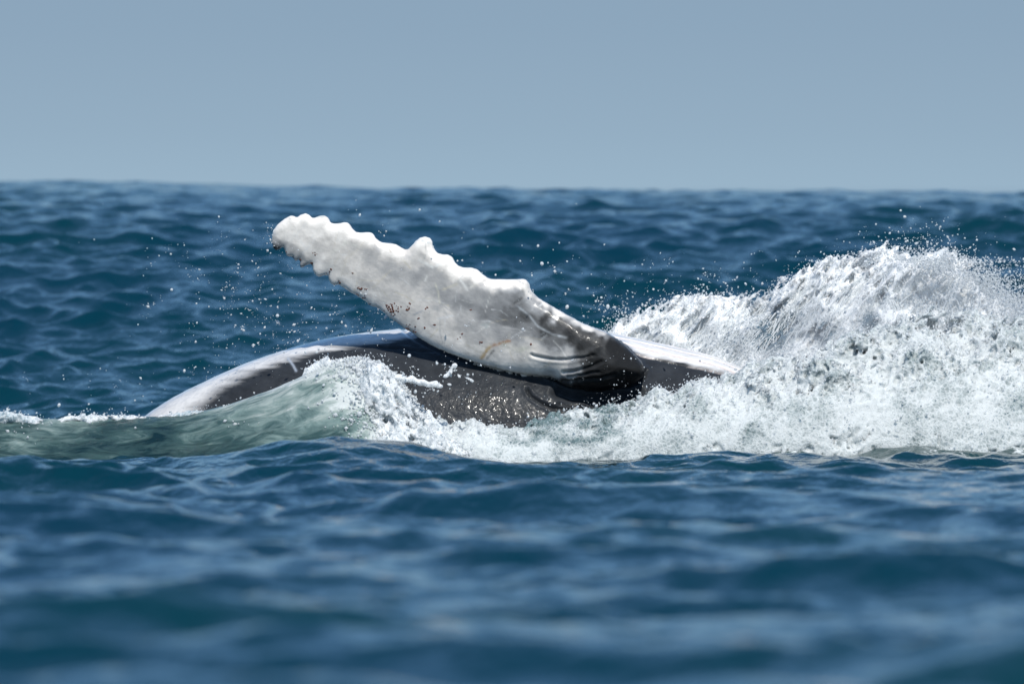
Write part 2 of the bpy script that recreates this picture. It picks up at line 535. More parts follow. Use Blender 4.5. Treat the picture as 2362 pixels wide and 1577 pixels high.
MARKS = [  # healed scratches and stains: polyline, half width px, colour, opacity
 ([(1194,707),(1220,726),(1239,752),(1275,771),(1307,779)], 2.6, (.50,.53,.55), .8),
 ([(1262,772),(1250,782)], 1.6, (.52,.55,.56), .7),
 ([(1112,826),(1124,806),(1140,795),(1160,790),(1176,786)], 3.6, (.36,.20,.11), .9),
 ([(1110,824),(1118,812),(1130,800)], 4.5, (.55,.42,.22), .8),
 ([(1122,828),(1138,808)], 2.8, (.05,.06,.07), .85),
 ([(1160,795),(1190,805),(1215,806)], 7, (.44,.46,.36), .45),
 ([(930,600),(948,620)], 1.5, (.55,.50,.36), .7), ([(968,600),(1000,617),(1014,610)], 3.2, (.80,.81,.78), .7),
 ([(985,635),(980,648)], 1.6, (.74,.74,.70), .8), ([(1004,655),(1010,670),(1014,698)], 1.8, (.62,.60,.50), .8),
 ([(1020,668),(1055,655)], 1.8, (.60,.55,.40), .7), ([(1062,645),(1078,668)], 3.0, (.80,.80,.77), .8),
 ([(1085,665),(1105,645)], 2.0, (.78,.76,.68), .6), ([(955,725),(975,716)], 1.8, (.22,.26,.32), .8),
 ([(1010,735),(1045,728)], 2.4, (.70,.72,.74), .7), ([(1026,738),(1026,752)], 1.6, (.70,.72,.74), .6),
 ([(760,585),(800,560)], 1.3, (.66,.67,.60), .6), ([(790,555),(830,570)], 1.3, (.66,.67,.60), .6),
 ([(890,565),(902,582)], 1.5, (.52,.44,.34), .7), ([(1110,750),(1128,745),(1120,756)], 2.2, (.34,.40,.40), .7),
 ([(880,668),(900,690)], 1.3, (.60,.58,.45), .5), ([(1060,690),(1090,700)], 1.2, (.52,.53,.50), .5),
 ([(733,500),(748,501)], 2.2, (.30,.36,.38), .7), ([(975,556),(990,560)], 3.0, (.30,.36,.38), .7), ([(1195,648),(1212,656)], 1.6, (.25,.28,.30), .7),
 ([(668,503),(672,505)], 2.2, (.35,.38,.38), .7), ([(1091,624),(1094,625)], 1.8, (.40,.40,.38), .7),
]

def skin_material():
    m = NT('whale_skin')
    tone = m.attr('tone', 'Color')
    dark = m.attr('dark')
    v = m.coords()
    mott = m.noise(v, 34.0, 6.0, 0.65, 0.6)
    fine = m.noise(v, 150.0, 3.0, 0.6)
    streak = m.noise(m.coords((1.0, 1.0, 3.0), (0, math.radians(30), 0)), 26.0, 4.0, 0.6, 1.2)
    k = m.math('MULTIPLY_ADD', mott, 0.40, 0.80)
    k2 = m.math('MULTIPLY_ADD', fine, 0.16, 0.92)
    k3 = m.math('MULTIPLY_ADD', streak, 0.30, 0.85)
    g = m.math('MULTIPLY', m.math('MULTIPLY', k, k2), k3)
    gg = m.n('CombineColor')
    for i in range(3):
        m.t.links.new(g, gg.inputs[i])
    c = m.mixc(1.0, tone, gg.outputs[0], 'MULTIPLY')
    pits = m.noise(v, 55.0, 3.0, 0.55)
    sp = m.n('TexVoronoi', {'feature': 'F1'}, Scale=120.0)
    m.t.links.new(v, sp.inputs['Vector'])
    few = m.math('GREATER_THAN', m.n('SeparateColor', None, Color=sp.outputs['Color']).outputs[0], 0.72)
    drop = m.math('MULTIPLY', m.ramp(sp.outputs['Distance'], [(0.0, 1.0), (0.5, 0.0)]), few)
    n1 = m.bump(pits, m.math('MULTIPLY_ADD', dark, 0.14, 0.10), 0.010)
    n2 = m.bump(drop, m.math('MULTIPLY_ADD', dark, 0.45, 0.10), 0.006, n1)
    n3 = m.bump(fine, m.math('MULTIPLY_ADD', dark, 0.18, 0.05), 0.003, n1)
    p = m.n('BsdfPrincipled', None, Roughness=m.math('MULTIPLY_ADD', dark, 0.06, 0.26), IOR=m.math('MULTIPLY_ADD', dark, -0.12, 1.38))
    m.t.links.new(c, p.inputs['Base Color'])
    m.t.links.new(n3, p.inputs['Normal'])
    m.set(p, 'Coat Weight', m.math('MULTIPLY_ADD', dark, -0.53, 0.75))
    m.set(p, 'Specular IOR Level', m.math('MULTIPLY_ADD', dark, -0.30, 0.5))
    p.inputs['Coat Roughness'].default_value = 0.06
    p.inputs['Coat IOR'].default_value = 1.33
    m.t.links.new(n2, p.inputs['Coat Normal'])
    return m.surf(p.outputs[0])

def build_whale():
    h = (0.0041, 0.0062, 0.0041)
    x0, x1 = P(150, 0)[0], P(2030, 0)[0]
    xs = np.arange(x0, x1, h[0]); ys = np.arange(-0.44, 0.52, h[1]); zs = np.arange(-0.12, 0.785, h[2])
    X, Y, Z = xs[:, None, None], ys[None, :, None], zs[None, None, :]
    flip, body = whale_fields(X, Y, Z)
    k = 0.022
    hh = np.maximum(k - np.abs(flip - body), 0) / k
    f = np.minimum(flip, body) - hh * hh * k * 0.25
    f = f.astype(np.float32)
    f[0], f[-1], f[:, 0], f[:, -1], f[:, :, 0], f[:, :, -1] = (0.01,) * 6
    is_fl = flip < body
    v, fa = surface_nets(f, (xs[0], ys[0], zs[0]), h)
    gi = np.clip(((v - (xs[0], ys[0], zs[0])) / h).round().astype(int), 0, np.array(f.shape) - 1)
    dfl = (flip - body)[tuple(gi.T)]
    del f, flip, body, is_fl
    v = relax(v, fa, 2, 0.42)
    n = vnormals(v, fa)
    onf = dfl < 0.0
    kk = (D + v[:, 1]) / D
    px = v[:, 0] / (SPX * kk) + 1181
    py = HORIZON + (HC - v[:, 2]) / (SPX * kk)
    front = n[:, 1] < 0.25
    disp = np.zeros(len(v))
    wob = 3.0 * fbm(px / 22, py / 22, 0 * px, 3, 2)
    crease_shade = np.zeros(len(v))
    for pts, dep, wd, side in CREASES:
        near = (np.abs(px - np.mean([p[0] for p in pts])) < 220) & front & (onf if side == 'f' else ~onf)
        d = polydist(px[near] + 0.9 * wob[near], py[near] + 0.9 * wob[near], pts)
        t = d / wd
        crease_shade[near] = np.maximum(crease_shade[near], np.exp(-(d / 2.2) ** 2) * min(1.0, dep / 0.006))
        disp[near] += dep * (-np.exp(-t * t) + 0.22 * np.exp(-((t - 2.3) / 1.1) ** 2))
    # throat grooves along the pale belly
    top, r = body_profile(np.sort(np.unique(np.round(v[:, 0], 3))))
    ux = np.sort(np.unique(np.round(v[:, 0], 3)))
    zc = np.interp(v[:, 0], ux, top - r)
    ang = np.arctan2(BODY_Y - v[:, 1], v[:, 2] - zc)
    groove = np.exp(-(np.mod(ang * 6.5 + 0.25 * fbm(px / 160, 0 * px, 0 * px, 9, 2), 1.0) - 0.5) ** 2 / 0.006)
    gm = (~onf) * smooth(1330, 1420, px) * (1 - smooth(0.55, 0.75, ang))
    disp -= 0.007 * groove * gm
    disp += np.where(onf, 0.0004, 0.0014) * fbm(px / 16, py / 16, v[:, 1] * 50, 23, 3)
    v = v + n * disp[:, None]
    # ---- pigment
    T = np.array(TONES)
    w = np.zeros(len(v)); acc = np.zeros(len(v))
    wx = px + 22 * fbm(px / 36, py / 36, 0 * px, 41, 4, 0.6); wy = py + 22 * fbm(px / 36, py / 36, 0 * px, 51, 4, 0.6)
    for a, b, g in T:
        q = 1.0 / (((wx - a) ** 2 + (wy - b) ** 2) + 60.0) ** 2
        w += q; acc += q * g
    g = np.clip(acc / w, 0, 1) ** 1.42 * 1.25
    ax, ay = px * 0.84 + py * 0.54, -px * 0.54 + py * 0.84          # along / across the flipper
    g = g * (1 + 0.26 * fbm(ax / 60, ay / 16, 0 * px, 61, 5, 0.62) + 0.14 * fbm(px / 9, py / 9, 0 * px, 64, 3))
    warm = np.array([1.0, 0.95, 0.885]); cool = np.array([0.97, 0.98, 0.99])
    mixw = smooth(0.2, 0.7, g)[:, None]
    flc = np.clip(g, 0.02, 0.88)[:, None] * (warm * mixw + cool * (1 - mixw))
    yb = np.interp(px, [300, 345, 430, 480, 520, 560, 650, 750, 850, 940, 1000, 1060, 1340, 1392, 1420, 1460, 1540, 1600, 1700, 1800],
                       [1150, 1080, 958, 914, 882, 863, 833, 806, 792, 778, 760, 700, 700, 766, 786, 808, 826, 841, 868, 900])
    soft = np.interp(px, [345, 450, 600, 900, 1400, 1700], [45, 34, 14, 8, 7, 9])
    jag = 9 * fbm(px / 60, py / 7, 0 * px, 77, 4) * np.interp(px, [345, 600, 1400], [2.0, 1.0, 1.3])
    white = smooth(-1, 1, (yb + jag - py) / soft)
    white = np.clip(white * (1 + 0.12 * fbm(px / 40, py / 9, 0 * px, 88, 4)), 0, 1)
    dk = 0.034 * (1 + 0.45 * fbm(px / 34, py / 20, 0 * px, 99, 5, 0.6))
    bl = np.interp(px, [345, 500, 1400], [0.60, 0.72, 0.80])
    bw = white[:, None] * bl[:, None] * np.array([1.0, 0.985, 0.965]) + (1 - white[:, None]) * dk[:, None] * np.array([0.86, 0.96, 1.10])
    gl = (groove * gm * white)[:, None]
    bw = bw * (1 - gl * 0.9) + gl * 0.9 * np.array([0.50, 0.30, 0.25])
    tone = np.where(onf[:, None], flc, bw)
    sc = polydist(px, py, [(664, 826), (676, 842), (683, 855)])
    o = (np.exp(-(sc / 2.6) ** 2) * 0.75 * (~onf))[:, None]
    tone = tone * (1 - o) + o * np.array([0.40, 0.45, 0.52])
    rm = np.random.default_rng(3)
    scr = []
    for i in range(70):                              # many faint healed scratches
        cx = rm.uniform(680, 1290); cy = np.interp(cx, [680, 900, 1100, 1290], [555, 650, 740, 800]) + rm.normal(0, 38)
        an = rm.choice([0.6, -0.9, 1.9, 0.1]) + rm.normal(0, 0.35); L = rm.uniform(8, 34)
        bend = rm.normal(0, 0.25)
        pts = [(cx, cy), (cx + L * math.cos(an), cy + L * math.sin(an)), (cx + L * (math.cos(an) + math.cos(an + bend)), cy + L * (math.sin(an) + math.sin(an + bend)))]
        colr = [(.78, .77, .73), (.58, .52, .38), (.30, .32, .33), (.74, .75, .75)][rm.integers(0, 4)]
        scr.append((pts, rm.uniform(0.9, 1.7), colr, rm.uniform(0.25, 0.7)))
    for pts, wd, colr, op in scr + MARKS:
        near = onf & (np.abs(px - pts[0][0]) < 140) & front
        d = polydist(px[near] + 0.25 * wob[near], py[near] + 0.25 * wob[near], pts)
        brk = 0.75 + 0.45 * vnoise(px[near] / 6, py[near] / 6, 0 * px[near], 5)
        o = np.clip(np.exp(-(d / wd) ** 2) * op * brk, 0, 1)[:, None]
        tone[near] = tone[near] * (1 - o) + o * np.array(colr)
    tone = tone * (1 - 0.45 * crease_shade[:, None])          # shade in the folds painted into the skin tone
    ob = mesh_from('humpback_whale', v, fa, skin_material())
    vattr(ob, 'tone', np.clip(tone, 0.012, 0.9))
    vattr(ob, 'dark', 1 - smooth(0.05, 0.3, tone.mean(1)))
    tag(ob, 'young humpback whale rolling on its back with one pale knobbly flipper raised', 'whale')
    return ob, BVHTree.FromPolygons(v.tolist(), fa.tolist())

whale, WT = build_whale()

LICE = [(726,586,5,4),(762,623.6,7,7),(751,634,6,4),(782.6,651,6,5),(814.5,628.5,4,3),(830,666,7,7),(826,678.6,4,4),(845,668,4,3),(837.6,687,7,8),(907,715,17,34),
 (942,712,6,6),(945,698,4,3),(985,708,5,4),(963.6,733,4,3),(942,755,9,12),(953,763,7,8),(1002.7,749.5,4,3),(981,756,3,2),(1057.7,780.5,4,3),(1107,789.5,5,4),
 (1085,714,4,3),(851,700,5,5),(677,593,4,4),(691.5,600,4,4),(658,583,4,4),(719,607.6,4,4),(1066,770,2,2),(1224,793,3,3),(893,706,7,7),(940,715,4,3)]
def build_lice():
    import bmesh
    r = np.random.default_rng(8)
    m = NT('whale_lice')
    p = m.n('BsdfPrincipled', None, Roughness=0.45)
    tone = m.ramp(m.noise(m.coords(), 200.0, 2.0), [(0.3, (0.050, 0.014, 0.008, 1)), (0.7, (0.22, 0.075, 0.040, 1))])
    m.t.links.new(tone, p.inputs['Base Color'])
    mat = m.surf(p.outputs[0])
    org = Vector((0, -D, HC))
    for a, b, rad, n in LICE:
        bm = bmesh.new()
        for i in range(n):
            q = r.normal(0, rad * 0.42, 2)
            tgt = Vector(P(a + q[0] * 1.15, b + q[1] * 0.85, -0.15))
            hit, nor, _, _ = WT.ray_cast(org, (tgt - org).normalized())
            if hit is None:
                continue
            sz = r.uniform(1.0, 2.3) * SPX
            rot = nor.to_track_quat('Z', 'Y').to_matrix().to_4x4()
            res = bmesh.ops.create_icosphere(bm, subdivisions=1, radius=1.0)
            for vv in res['verts']:
                c = Vector((vv.co.x * sz * r.uniform(0.8, 1.5), vv.co.y * sz * r.uniform(0.8, 1.3), vv.co.z * sz * 0.45))
                vv.co = hit + rot @ c
        if not bm.verts:
            bm.free(); continue
        me = bpy.data.meshes.new('lice_patch')
        bm.to_mesh(me); bm.free()
        me.materials.append(mat)
        o = bpy.data.objects.new('lice_patch', me)
        COL.objects.link(o)
        o.parent = whale
        o['kind'] = 'stuff'
build_lice()

# ------------------------------------------------------------------ broken water
TILE = (192, 144, 144)
_kx, _ky, _kz = np.meshgrid(np.fft.fftfreq(TILE[0]), np.fft.fftfreq(TILE[1]), np.fft.rfftfreq(TILE[2]), indexing='ij')

def band(lam, h, seed, stretch=(1, 1, 1), ang=0.0, width=0.45):
    """periodic random field with one dominant wavelength (m); stretched along an axis turned by ang in the xz plane"""
    r = np.random.default_rng(seed)
    w = np.fft.rfftn(r.standard_normal(TILE).astype(np.float32))
    ca, sa = math.cos(ang), math.sin(ang)
    kx, kz = ca * _kx + sa * _kz, -sa * _kx + ca * _kz
    k = np.sqrt((kx * stretch[0]) ** 2 + (_ky * stretch[1]) ** 2 + (kz * stretch[2]) ** 2)
    k0 = h / lam
    g = np.fft.irfftn(w * np.exp(-((k - k0) / (width * k0)) ** 2), TILE)
    return (g / g.std()).astype(np.float32)

def tiled(g, shape, off=(0, 0, 0)):
    ix = [np.arange(n) + o for n, o in zip(shape, off)]
    return g[np.ix_(ix[0] % g.shape[0], ix[1] % g.shape[1], ix[2] % g.shape[2])]

def white_water_material(name='white_water', tint=(0.715, 0.745, 0.758), clear=(0.22, 0.315, 0.36)):
    m = NT(name)
    air = m.attr('air')
    v = m.coords()
    f1 = m.noise(v, 75.0, 5.0, 0.7, 0.8)
    f2 = m.noise(v, 260.0, 3.0, 0.6)
    # lace of foam threads round clear bubbles
    wv = m.n('VectorMath', {'operation': 'MULTIPLY_ADD'})
    wc = m.n('TexNoise', None, Scale=45.0, Detail=2.0)
    m.t.links.new(v, wc.inputs['Vector'])
    m.t.links.new(wc.outputs['Color'], wv.inputs[0])
    wv.inputs[1].default_value = (0.020, 0.020, 0.020)
    m.t.links.new(v, wv.inputs[2])
    vo = m.n('TexVoronoi', {'feature': 'DISTANCE_TO_EDGE'}, Scale=78.0)
    m.t.links.new(wv.outputs[0], vo.inputs['Vector'])
    lace = m.ramp(vo.outputs['Distance'], [(0.03, 1.0), (0.28, 0.0)])
    k0 = m.math('ADD', air, m.math('MULTIPLY_ADD', f1, 1.2, -0.66))
    k = m.math('ADD', k0, m.math('MULTIPLY', lace, 0.38), clamp=True)
    c = m.mixc(k, clear + (1,), tint + (1,))
    n1 = m.bump(f1, 0.45, 0.008)
    n2 = m.bump(f2, 0.6, 0.003, n1)
    n2 = m.bump(lace, 0.35, 0.004, n2)
    p = m.n('BsdfPrincipled', None, Roughness=m.math('MULTIPLY_ADD', k, 0.35, 0.12), IOR=1.333)
    m.t.links.new(c, p.inputs['Base Color'])
    m.t.links.new(n2, p.inputs['Normal'])
    p.subsurface_method = 'RANDOM_WALK'
    p.inputs['Subsurface Weight'].default_value = 0.8
    p.inputs['Subsurface Radius'].default_value = (1.0, 1.0, 1.0)
    p.inputs['Subsurface Scale'].default_value = 0.03
    return m.surf(p.outputs[0])

WHITE = white_water_material()
BANK = white_water_material('shaded_white_water', (0.60, 0.635, 0.64), (0.13, 0.19, 0.20))  # dimmer light on the camera-facing front is put into this darker tint
CURTAIN = white_water_material('glassy_white_water', (0.85, 0.87, 0.875), (0.065, 0.115, 0.155))

TREES = {}
def plume(name, top, yc, wy, rough, seed, h=0.0052, streak=0.0, streak_ang=0.0, air=0.8, xr=None, extra=None, roll=None, zmin=-0.07, zpad=0.16, hide=None, calm=1.0):
    """a mound of broken water: crest line in pixels, depth centre and half depth along it, and how ragged it is"""
    pts = np.array(top, float)
    ycs = np.interp(pts[:, 0], *zip(*yc)); 
    W = np.array([P(a, b, c) for (a, b), c in zip(pts, ycs)])
    x0, x1 = (W[0, 0], W[-1, 0]) if xr is None else xr
    xs = np.arange(x0, x1, h).astype(np.float32)
    pxs = xs / SPX + 1181
    zt = np.interp(xs, W[:, 0], W[:, 2]).astype(np.float32)
    Yc = np.interp(pxs, *zip(*yc)).astype(np.float32)
    Wy = np.interp(pxs, *zip(*wy)).astype(np.float32)
    Ra = np.interp(pxs, *zip(*rough)).astype(np.float32)
    ys = np.arange((Yc - Wy).min() - 0.06, (Yc + Wy).max() + 0.06, h).astype(np.float32)
    zs = np.arange(zmin, zt.max() + zpad, h).astype(np.float32)
    shape = (len(xs), len(ys), len(zs))
    Y, Z = ys[None, :, None], zs[None, None, :]
    t = (Y - Yc[:, None, None]) / Wy[:, None, None]
    if roll is None:
        H = zt[:, None, None] * np.sqrt(np.clip(1 - t * t, 0, 1)) - 0.10 * np.clip(np.abs(t) - 0.96, 0, None)
        f = (Z - H) * 0.62
        f = np.maximum(f, (np.abs(t) - 1.0) * 0.5 * Wy[:, None, None])
    else:
        rr = np.interp(pxs, *zip(*roll)).astype(np.float32)[:, None, None]
        f = np.sqrt(((Y - Yc[:, None, None]) * 0.7) ** 2 + (Z - (zt[:, None, None] - rr)) ** 2) - rr
    f = f.astype(np.float32)
    R = Ra[:, None, None] * (calm + (1 - calm) * smooth(0.45, 0.95, Z / np.maximum(zt[:, None, None], 0.02))).astype(np.float32)
    st = (1 + 2.2 * streak, 1 + 1.0 * streak, 1.0)
    big = tiled(band(0.20, h, seed), shape)
    s1 = tiled(band(0.075, h, seed + 1, st, streak_ang), shape, (31, 7, 3))
    s2 = tiled(band(0.060, h, seed + 2, st, streak_ang), shape, (11, 57, 23))
    s3 = tiled(band(0.029, h, seed + 3, st, streak_ang), shape, (71, 17, 63))
    s4 = tiled(band(0.0165, h, seed + 4), shape, (5, 97, 41))
    f += R * (0.42 * big)
    f += R * (0.50 * (np.maximum(np.abs(s1), np.abs(s2)) - 0.85))
    f += R * (0.34 * (np.abs(s3) - 0.75))
    f += np.minimum(R, 0.03) * 0.18 * (np.abs(s4) - 0.7)
    if extra:
        for (a, b) in extra:
            pa, pb = np.array(a[0]), np.array(b[0]); ra, rb = a[1], b[1]
            dx, dy, dz = xs[:, None, None] - pa[0], Y - pa[1], Z - pa[2]
            e = pb - pa
            q = np.clip((dx * e[0] + dy * e[1] + dz * e[2]) / (e @ e), 0, 1)
            dd = np.sqrt((dx - q * e[0]) ** 2 + (dy - q * e[1]) ** 2 + (dz - q * e[2]) ** 2) - (ra + (rb - ra) * q)
            f = np.minimum(f, dd + 0.004 * s3 * (0.4 + 0.6 * (1 - q)))
    f = f.astype(np.float32)
    f[0], f[-1], f[:, 0], f[:, -1], f[:, :, -1] = (0.02,) * 5
    f[:, :, 0] = 0.02
    v, fa = surface_nets(f, (xs[0], ys[0], zs[0]), (h, h, h))
    gi = np.clip(((v - (xs[0], ys[0], zs[0])) / h).round().astype(int), 0, np.array(shape) - 1)
    v = relax(v, fa, 1, 0.35)
    # nothing to see under the sea or on the far side
    cen = v[fa].mean(1)
    pxc = cen[:, 0] / SPX + 1181
    keep = (cen[:, 2] > -0.035) & (cen[:, 1] < np.interp(pxc, *zip(*yc)) + (1.2 if hide is not None else 0.40) * np.interp(pxc, *zip(*wy)))
    if hide is not None:
        keep &= HORIZON + (HC - cen[:, 2]) / SPX < np.interp(pxc, *zip(*hide))
    fa = fa[keep]
    used = np.unique(fa)
    remap = np.full(len(v), -1, np.int64); remap[used] = np.arange(len(used))
    v, fa, gi = v[used], remap[fa], gi[used]
    bigv = big[tuple(gi.T)]; s1v = s1[tuple(gi.T)]
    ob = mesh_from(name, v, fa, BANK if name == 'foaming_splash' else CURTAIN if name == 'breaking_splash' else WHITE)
    if name == 'breaking_splash':
        TREES[name] = BVHTree.FromPolygons(v.tolist(), fa.tolist())
    a = air + 0.16 * bigv + 0.14 * s1v
    print(name, len(fa))
    return ob, v, a

PLUMES = {}
ob, v, a = plume('breaking_splash',
    [(1370,790),(1385,768),(1400,755),(1450,737),(1510,720),(1560,702),(1600,694),(1650,691),(1710,692),(1745,706),(1770,698),(1850,650),(1900,628),
     (1960,612),(2020,597),(2060,588),(2090,594),(2120,618),(2200,640),(2280,690),(2362,765),(2500,830)],
    [(1370, 0.80), (1600, 0.78), (1800, 0.66), (2100, 0.50), (2500, 0.40)],
    [(1370, 0.12), (1600, 0.20), (1800, 0.26), (2100, 0.34), (2500, 0.34)],
    [(1370, 0.018), (1500, 0.026), (1750, 0.030), (1900, 0.042), (2100, 0.052), (2500, 0.050)], 101,
    streak=0.9, streak_ang=math.radians(50), air=0.72, calm=0.5,
    hide=[(1370, 900), (1640, 930), (1750, 930), (1900, 890), (2100, 840), (2500, 850)])
pxv = v[:, 0] / SPX + 1181; pyv = HORIZON + (HC - v[:, 2]) / SPX
# clear windows in the falling sheet, drawn out along its fall
un = (pxv - 1181) * 0.64 + (1100 - pyv) * 0.77; vn = (pxv - 1181) * 0.77 - (1100 - pyv) * 0.64
fil = fbm(un / 90, vn / 13, v[:, 1] * 8, 55, 4, 0.6)
win = np.zeros(len(v))
for cx, cy, sx, sy, w in ((1790, 775, 75, 60, 1.0), (1850, 740, 60, 50, 0.6), (1910, 770, 38, 42, 1.0), (2015, 745, 26, 34, 1.0), (1700, 790, 60, 40, 0.7), (2045, 690, 22, 26, 0.7), (2085, 745, 14, 24, 0.7)):
    win = np.maximum(win, w * np.exp(-((pxv - cx) / sx) ** 2 - ((pyv - cy) / sy) ** 2))
a = 0.90 + 0.30 * fil + 0.14 * smooth(1950, 2150, pxv) - win * (0.95 + 1.2 * np.clip(fil + 0.1, -0.4, 1))
vattr(ob, 'air', a); PLUMES['back'] = v
tag(ob, 'tall white splash thrown up behind the whale with spray flying off its crest', 'splash', kind='stuff')

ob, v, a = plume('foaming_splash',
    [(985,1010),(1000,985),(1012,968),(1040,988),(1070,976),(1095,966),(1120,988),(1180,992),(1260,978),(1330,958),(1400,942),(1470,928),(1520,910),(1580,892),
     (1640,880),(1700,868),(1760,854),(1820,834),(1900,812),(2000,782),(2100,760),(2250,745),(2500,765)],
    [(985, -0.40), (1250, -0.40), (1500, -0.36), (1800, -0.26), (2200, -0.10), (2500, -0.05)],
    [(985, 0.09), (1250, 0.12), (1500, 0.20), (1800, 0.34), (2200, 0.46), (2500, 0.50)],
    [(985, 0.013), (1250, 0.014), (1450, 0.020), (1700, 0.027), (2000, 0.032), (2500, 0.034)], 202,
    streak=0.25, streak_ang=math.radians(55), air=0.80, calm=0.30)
pxv = v[:, 0] / SPX + 1181; pyv = HORIZON + (HC - v[:, 2]) / SPX
a = a - 0.85 * smooth(1120, 1200, pxv) * (1 - smooth(1380, 1520, pxv)) * smooth(1028, 1008, pyv) * smooth(-0.1, 0.5, fbm(pxv / 70, pyv / 30, 0 * pxv, 12, 2) + 0.45)
vattr(ob, 'air', a); PLUMES['front'] = v
tag(ob, 'wide bank of white foaming water churned up before the whale head', 'splash', kind='stuff')

def seg(*q):
    return [((P(a[0], a[1], a[2]), a[3]), (P(b[0], b[1], b[2]), b[3])) for a, b in zip(q[:-1], q[1:])]
tend = seg((868,866,-.55,.022),(900,871,-.56,.016),(930,873,-.56,.013),(950,878,-.56,.009),(968,882,-.56,.011),(988,887,-.56,.006),(1004,889,-.56,.008),(1020,891,-.56,.0045)) \
     + seg((930,874,-.56,.012),(955,877,-.56,.008),(975,882,-.56,.009),(992,884,-.56,.0045),(1006,880,-.56,.0055)) + seg((1030,886,-.56,.006),(1040,887,-.56,.0045)) \
     + seg((1016,876,-.56,.0035),(1028,866,-.56,.005),(1043,854,-.56,.0038),(1046,842,-.56,.0065)) + seg((1046,842,-.56,.0065),(1052,856,-.56,.005),(1060,869,-.56,.0055)) + seg((1074,871,-.56,.004),(1080,873,-.56,.0055),(1089,879,-.56,.004)) \
     + seg((833,848,-.50,.014),(836,834,-.50,.006)) + seg((912,920,-.60,.022),(930,945,-.62,.018),(942,985,-.63,.012),(946,1010,-.63,.009)) \
     + seg((985,965,-.56,.018),(1008,985,-.56,.014),(1016,1008,-.57,.010),(1022,1030,-.57,.008)) + seg((900,900,-.58,.030),(918,912,-.60,.026))
ob, v, a = plume('wave_crest_foam',
    [(690,880),(702,852),(720,838),(742,826),(765,822),(790,824),(806,836),(815,846),(835,840),(850,830),(862,832),(880,850),(900,872),(918,896),(935,925),(955,948),
     (975,962),(990,975),(1005,1000),(1030,1020),(1070,1045),(1100,1060)],
    [(690, -0.45), (742, -0.45), (790, -0.48), (850, -0.53), (920, -0.57), (980, -0.53), (1030, -0.48), (1100, -0.46)], [(690, 0.02), (742, 0.04), (790, 0.07), (850, 0.13), (920, 0.17), (1030, 0.12), (1100, 0.10)],
    [(690, 0.008), (742, 0.010), (800, 0.018), (900, 0.028), (1100, 0.022)], 303, h=0.0042, streak=0.3, streak_ang=math.radians(-50), air=0.95, extra=tend)
vattr(ob, 'air', a); PLUMES['head'] = v
tag(ob, 'tumbling head of white foam breaking off the green wave onto the dark flank', 'foam', kind='stuff')

ob, v, a = plume('foam_line',
    [(-260,960),(-60,956),(10,952),(50,957),(90,966),(150,958),(180,951),(200,958),(260,953),(330,956),(420,954),(480,946),(540,930),(610,902)],
    [(-260, -0.50), (610, -0.45)], [(-260, 0.08), (610, 0.05)],
    [(-260, 0.014), (300, 0.012), (480, 0.008), (610, 0.005)], 404, h=0.0046, air=0.55,
    roll=[(-260, 0.018), (300, 0.016), (450, 0.010), (610, 0.004)], zpad=0.05, zmin=0.02)
vattr(ob, 'air', a); PLUMES['line'] = v
tag(ob, 'thin bubbling line of foam along the crest of the low green wave', 'foam', kind='stuff')

# ------------------------------------------------------------------ green wave in front of the whale
def wave_material():
    m = NT('green_water_air_glow')
    air = m.attr('air')  # bubbles and painted crest light drive the colour together
    fl = m.n('Attribute', {'attribute_name': 'flow'}).outputs['Vector']      # along and across the run of the water
    def fn(sc, scale, det, ro, di):
        mp = m.n('Mapping'); mp.inputs['Scale'].default_value = sc
        m.t.links.new(fl, mp.inputs['Vector'])
        return m.noise(mp.outputs['Vector'], scale, det, ro, di)
    s1 = fn((1.0, 2.6, 1.0), 9.0, 5.0, 0.62, 1.0)
    s2 = fn((1.0, 3.5, 1.0), 34.0, 4.0, 0.6, 0.8)
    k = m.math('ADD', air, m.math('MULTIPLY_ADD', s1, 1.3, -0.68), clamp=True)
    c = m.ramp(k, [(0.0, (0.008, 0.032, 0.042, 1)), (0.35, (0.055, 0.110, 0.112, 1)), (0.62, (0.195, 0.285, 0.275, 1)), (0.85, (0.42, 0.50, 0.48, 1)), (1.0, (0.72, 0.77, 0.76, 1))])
    n1 = m.bump(s1, 0.8, 0.020)
    n2 = m.bump(s2, 0.8, 0.004, n1)
    p = m.n('BsdfPrincipled', None, Roughness=0.05, IOR=1.333)
    m.t.links.new(c, p.inputs['Base Color'])
    m.t.links.new(n2, p.inputs['Normal'])
    tr = m.n('BsdfTranslucent')
    m.t.links.new(c, tr.inputs['Color'])
    mx = m.n('MixShader', None, Fac=0.30)
    m.t.links.new(p.outputs[0], mx.inputs[1])
    m.t.links.new(tr.outputs[0], mx.inputs[2])
    return m.surf(mx.outputs[0])

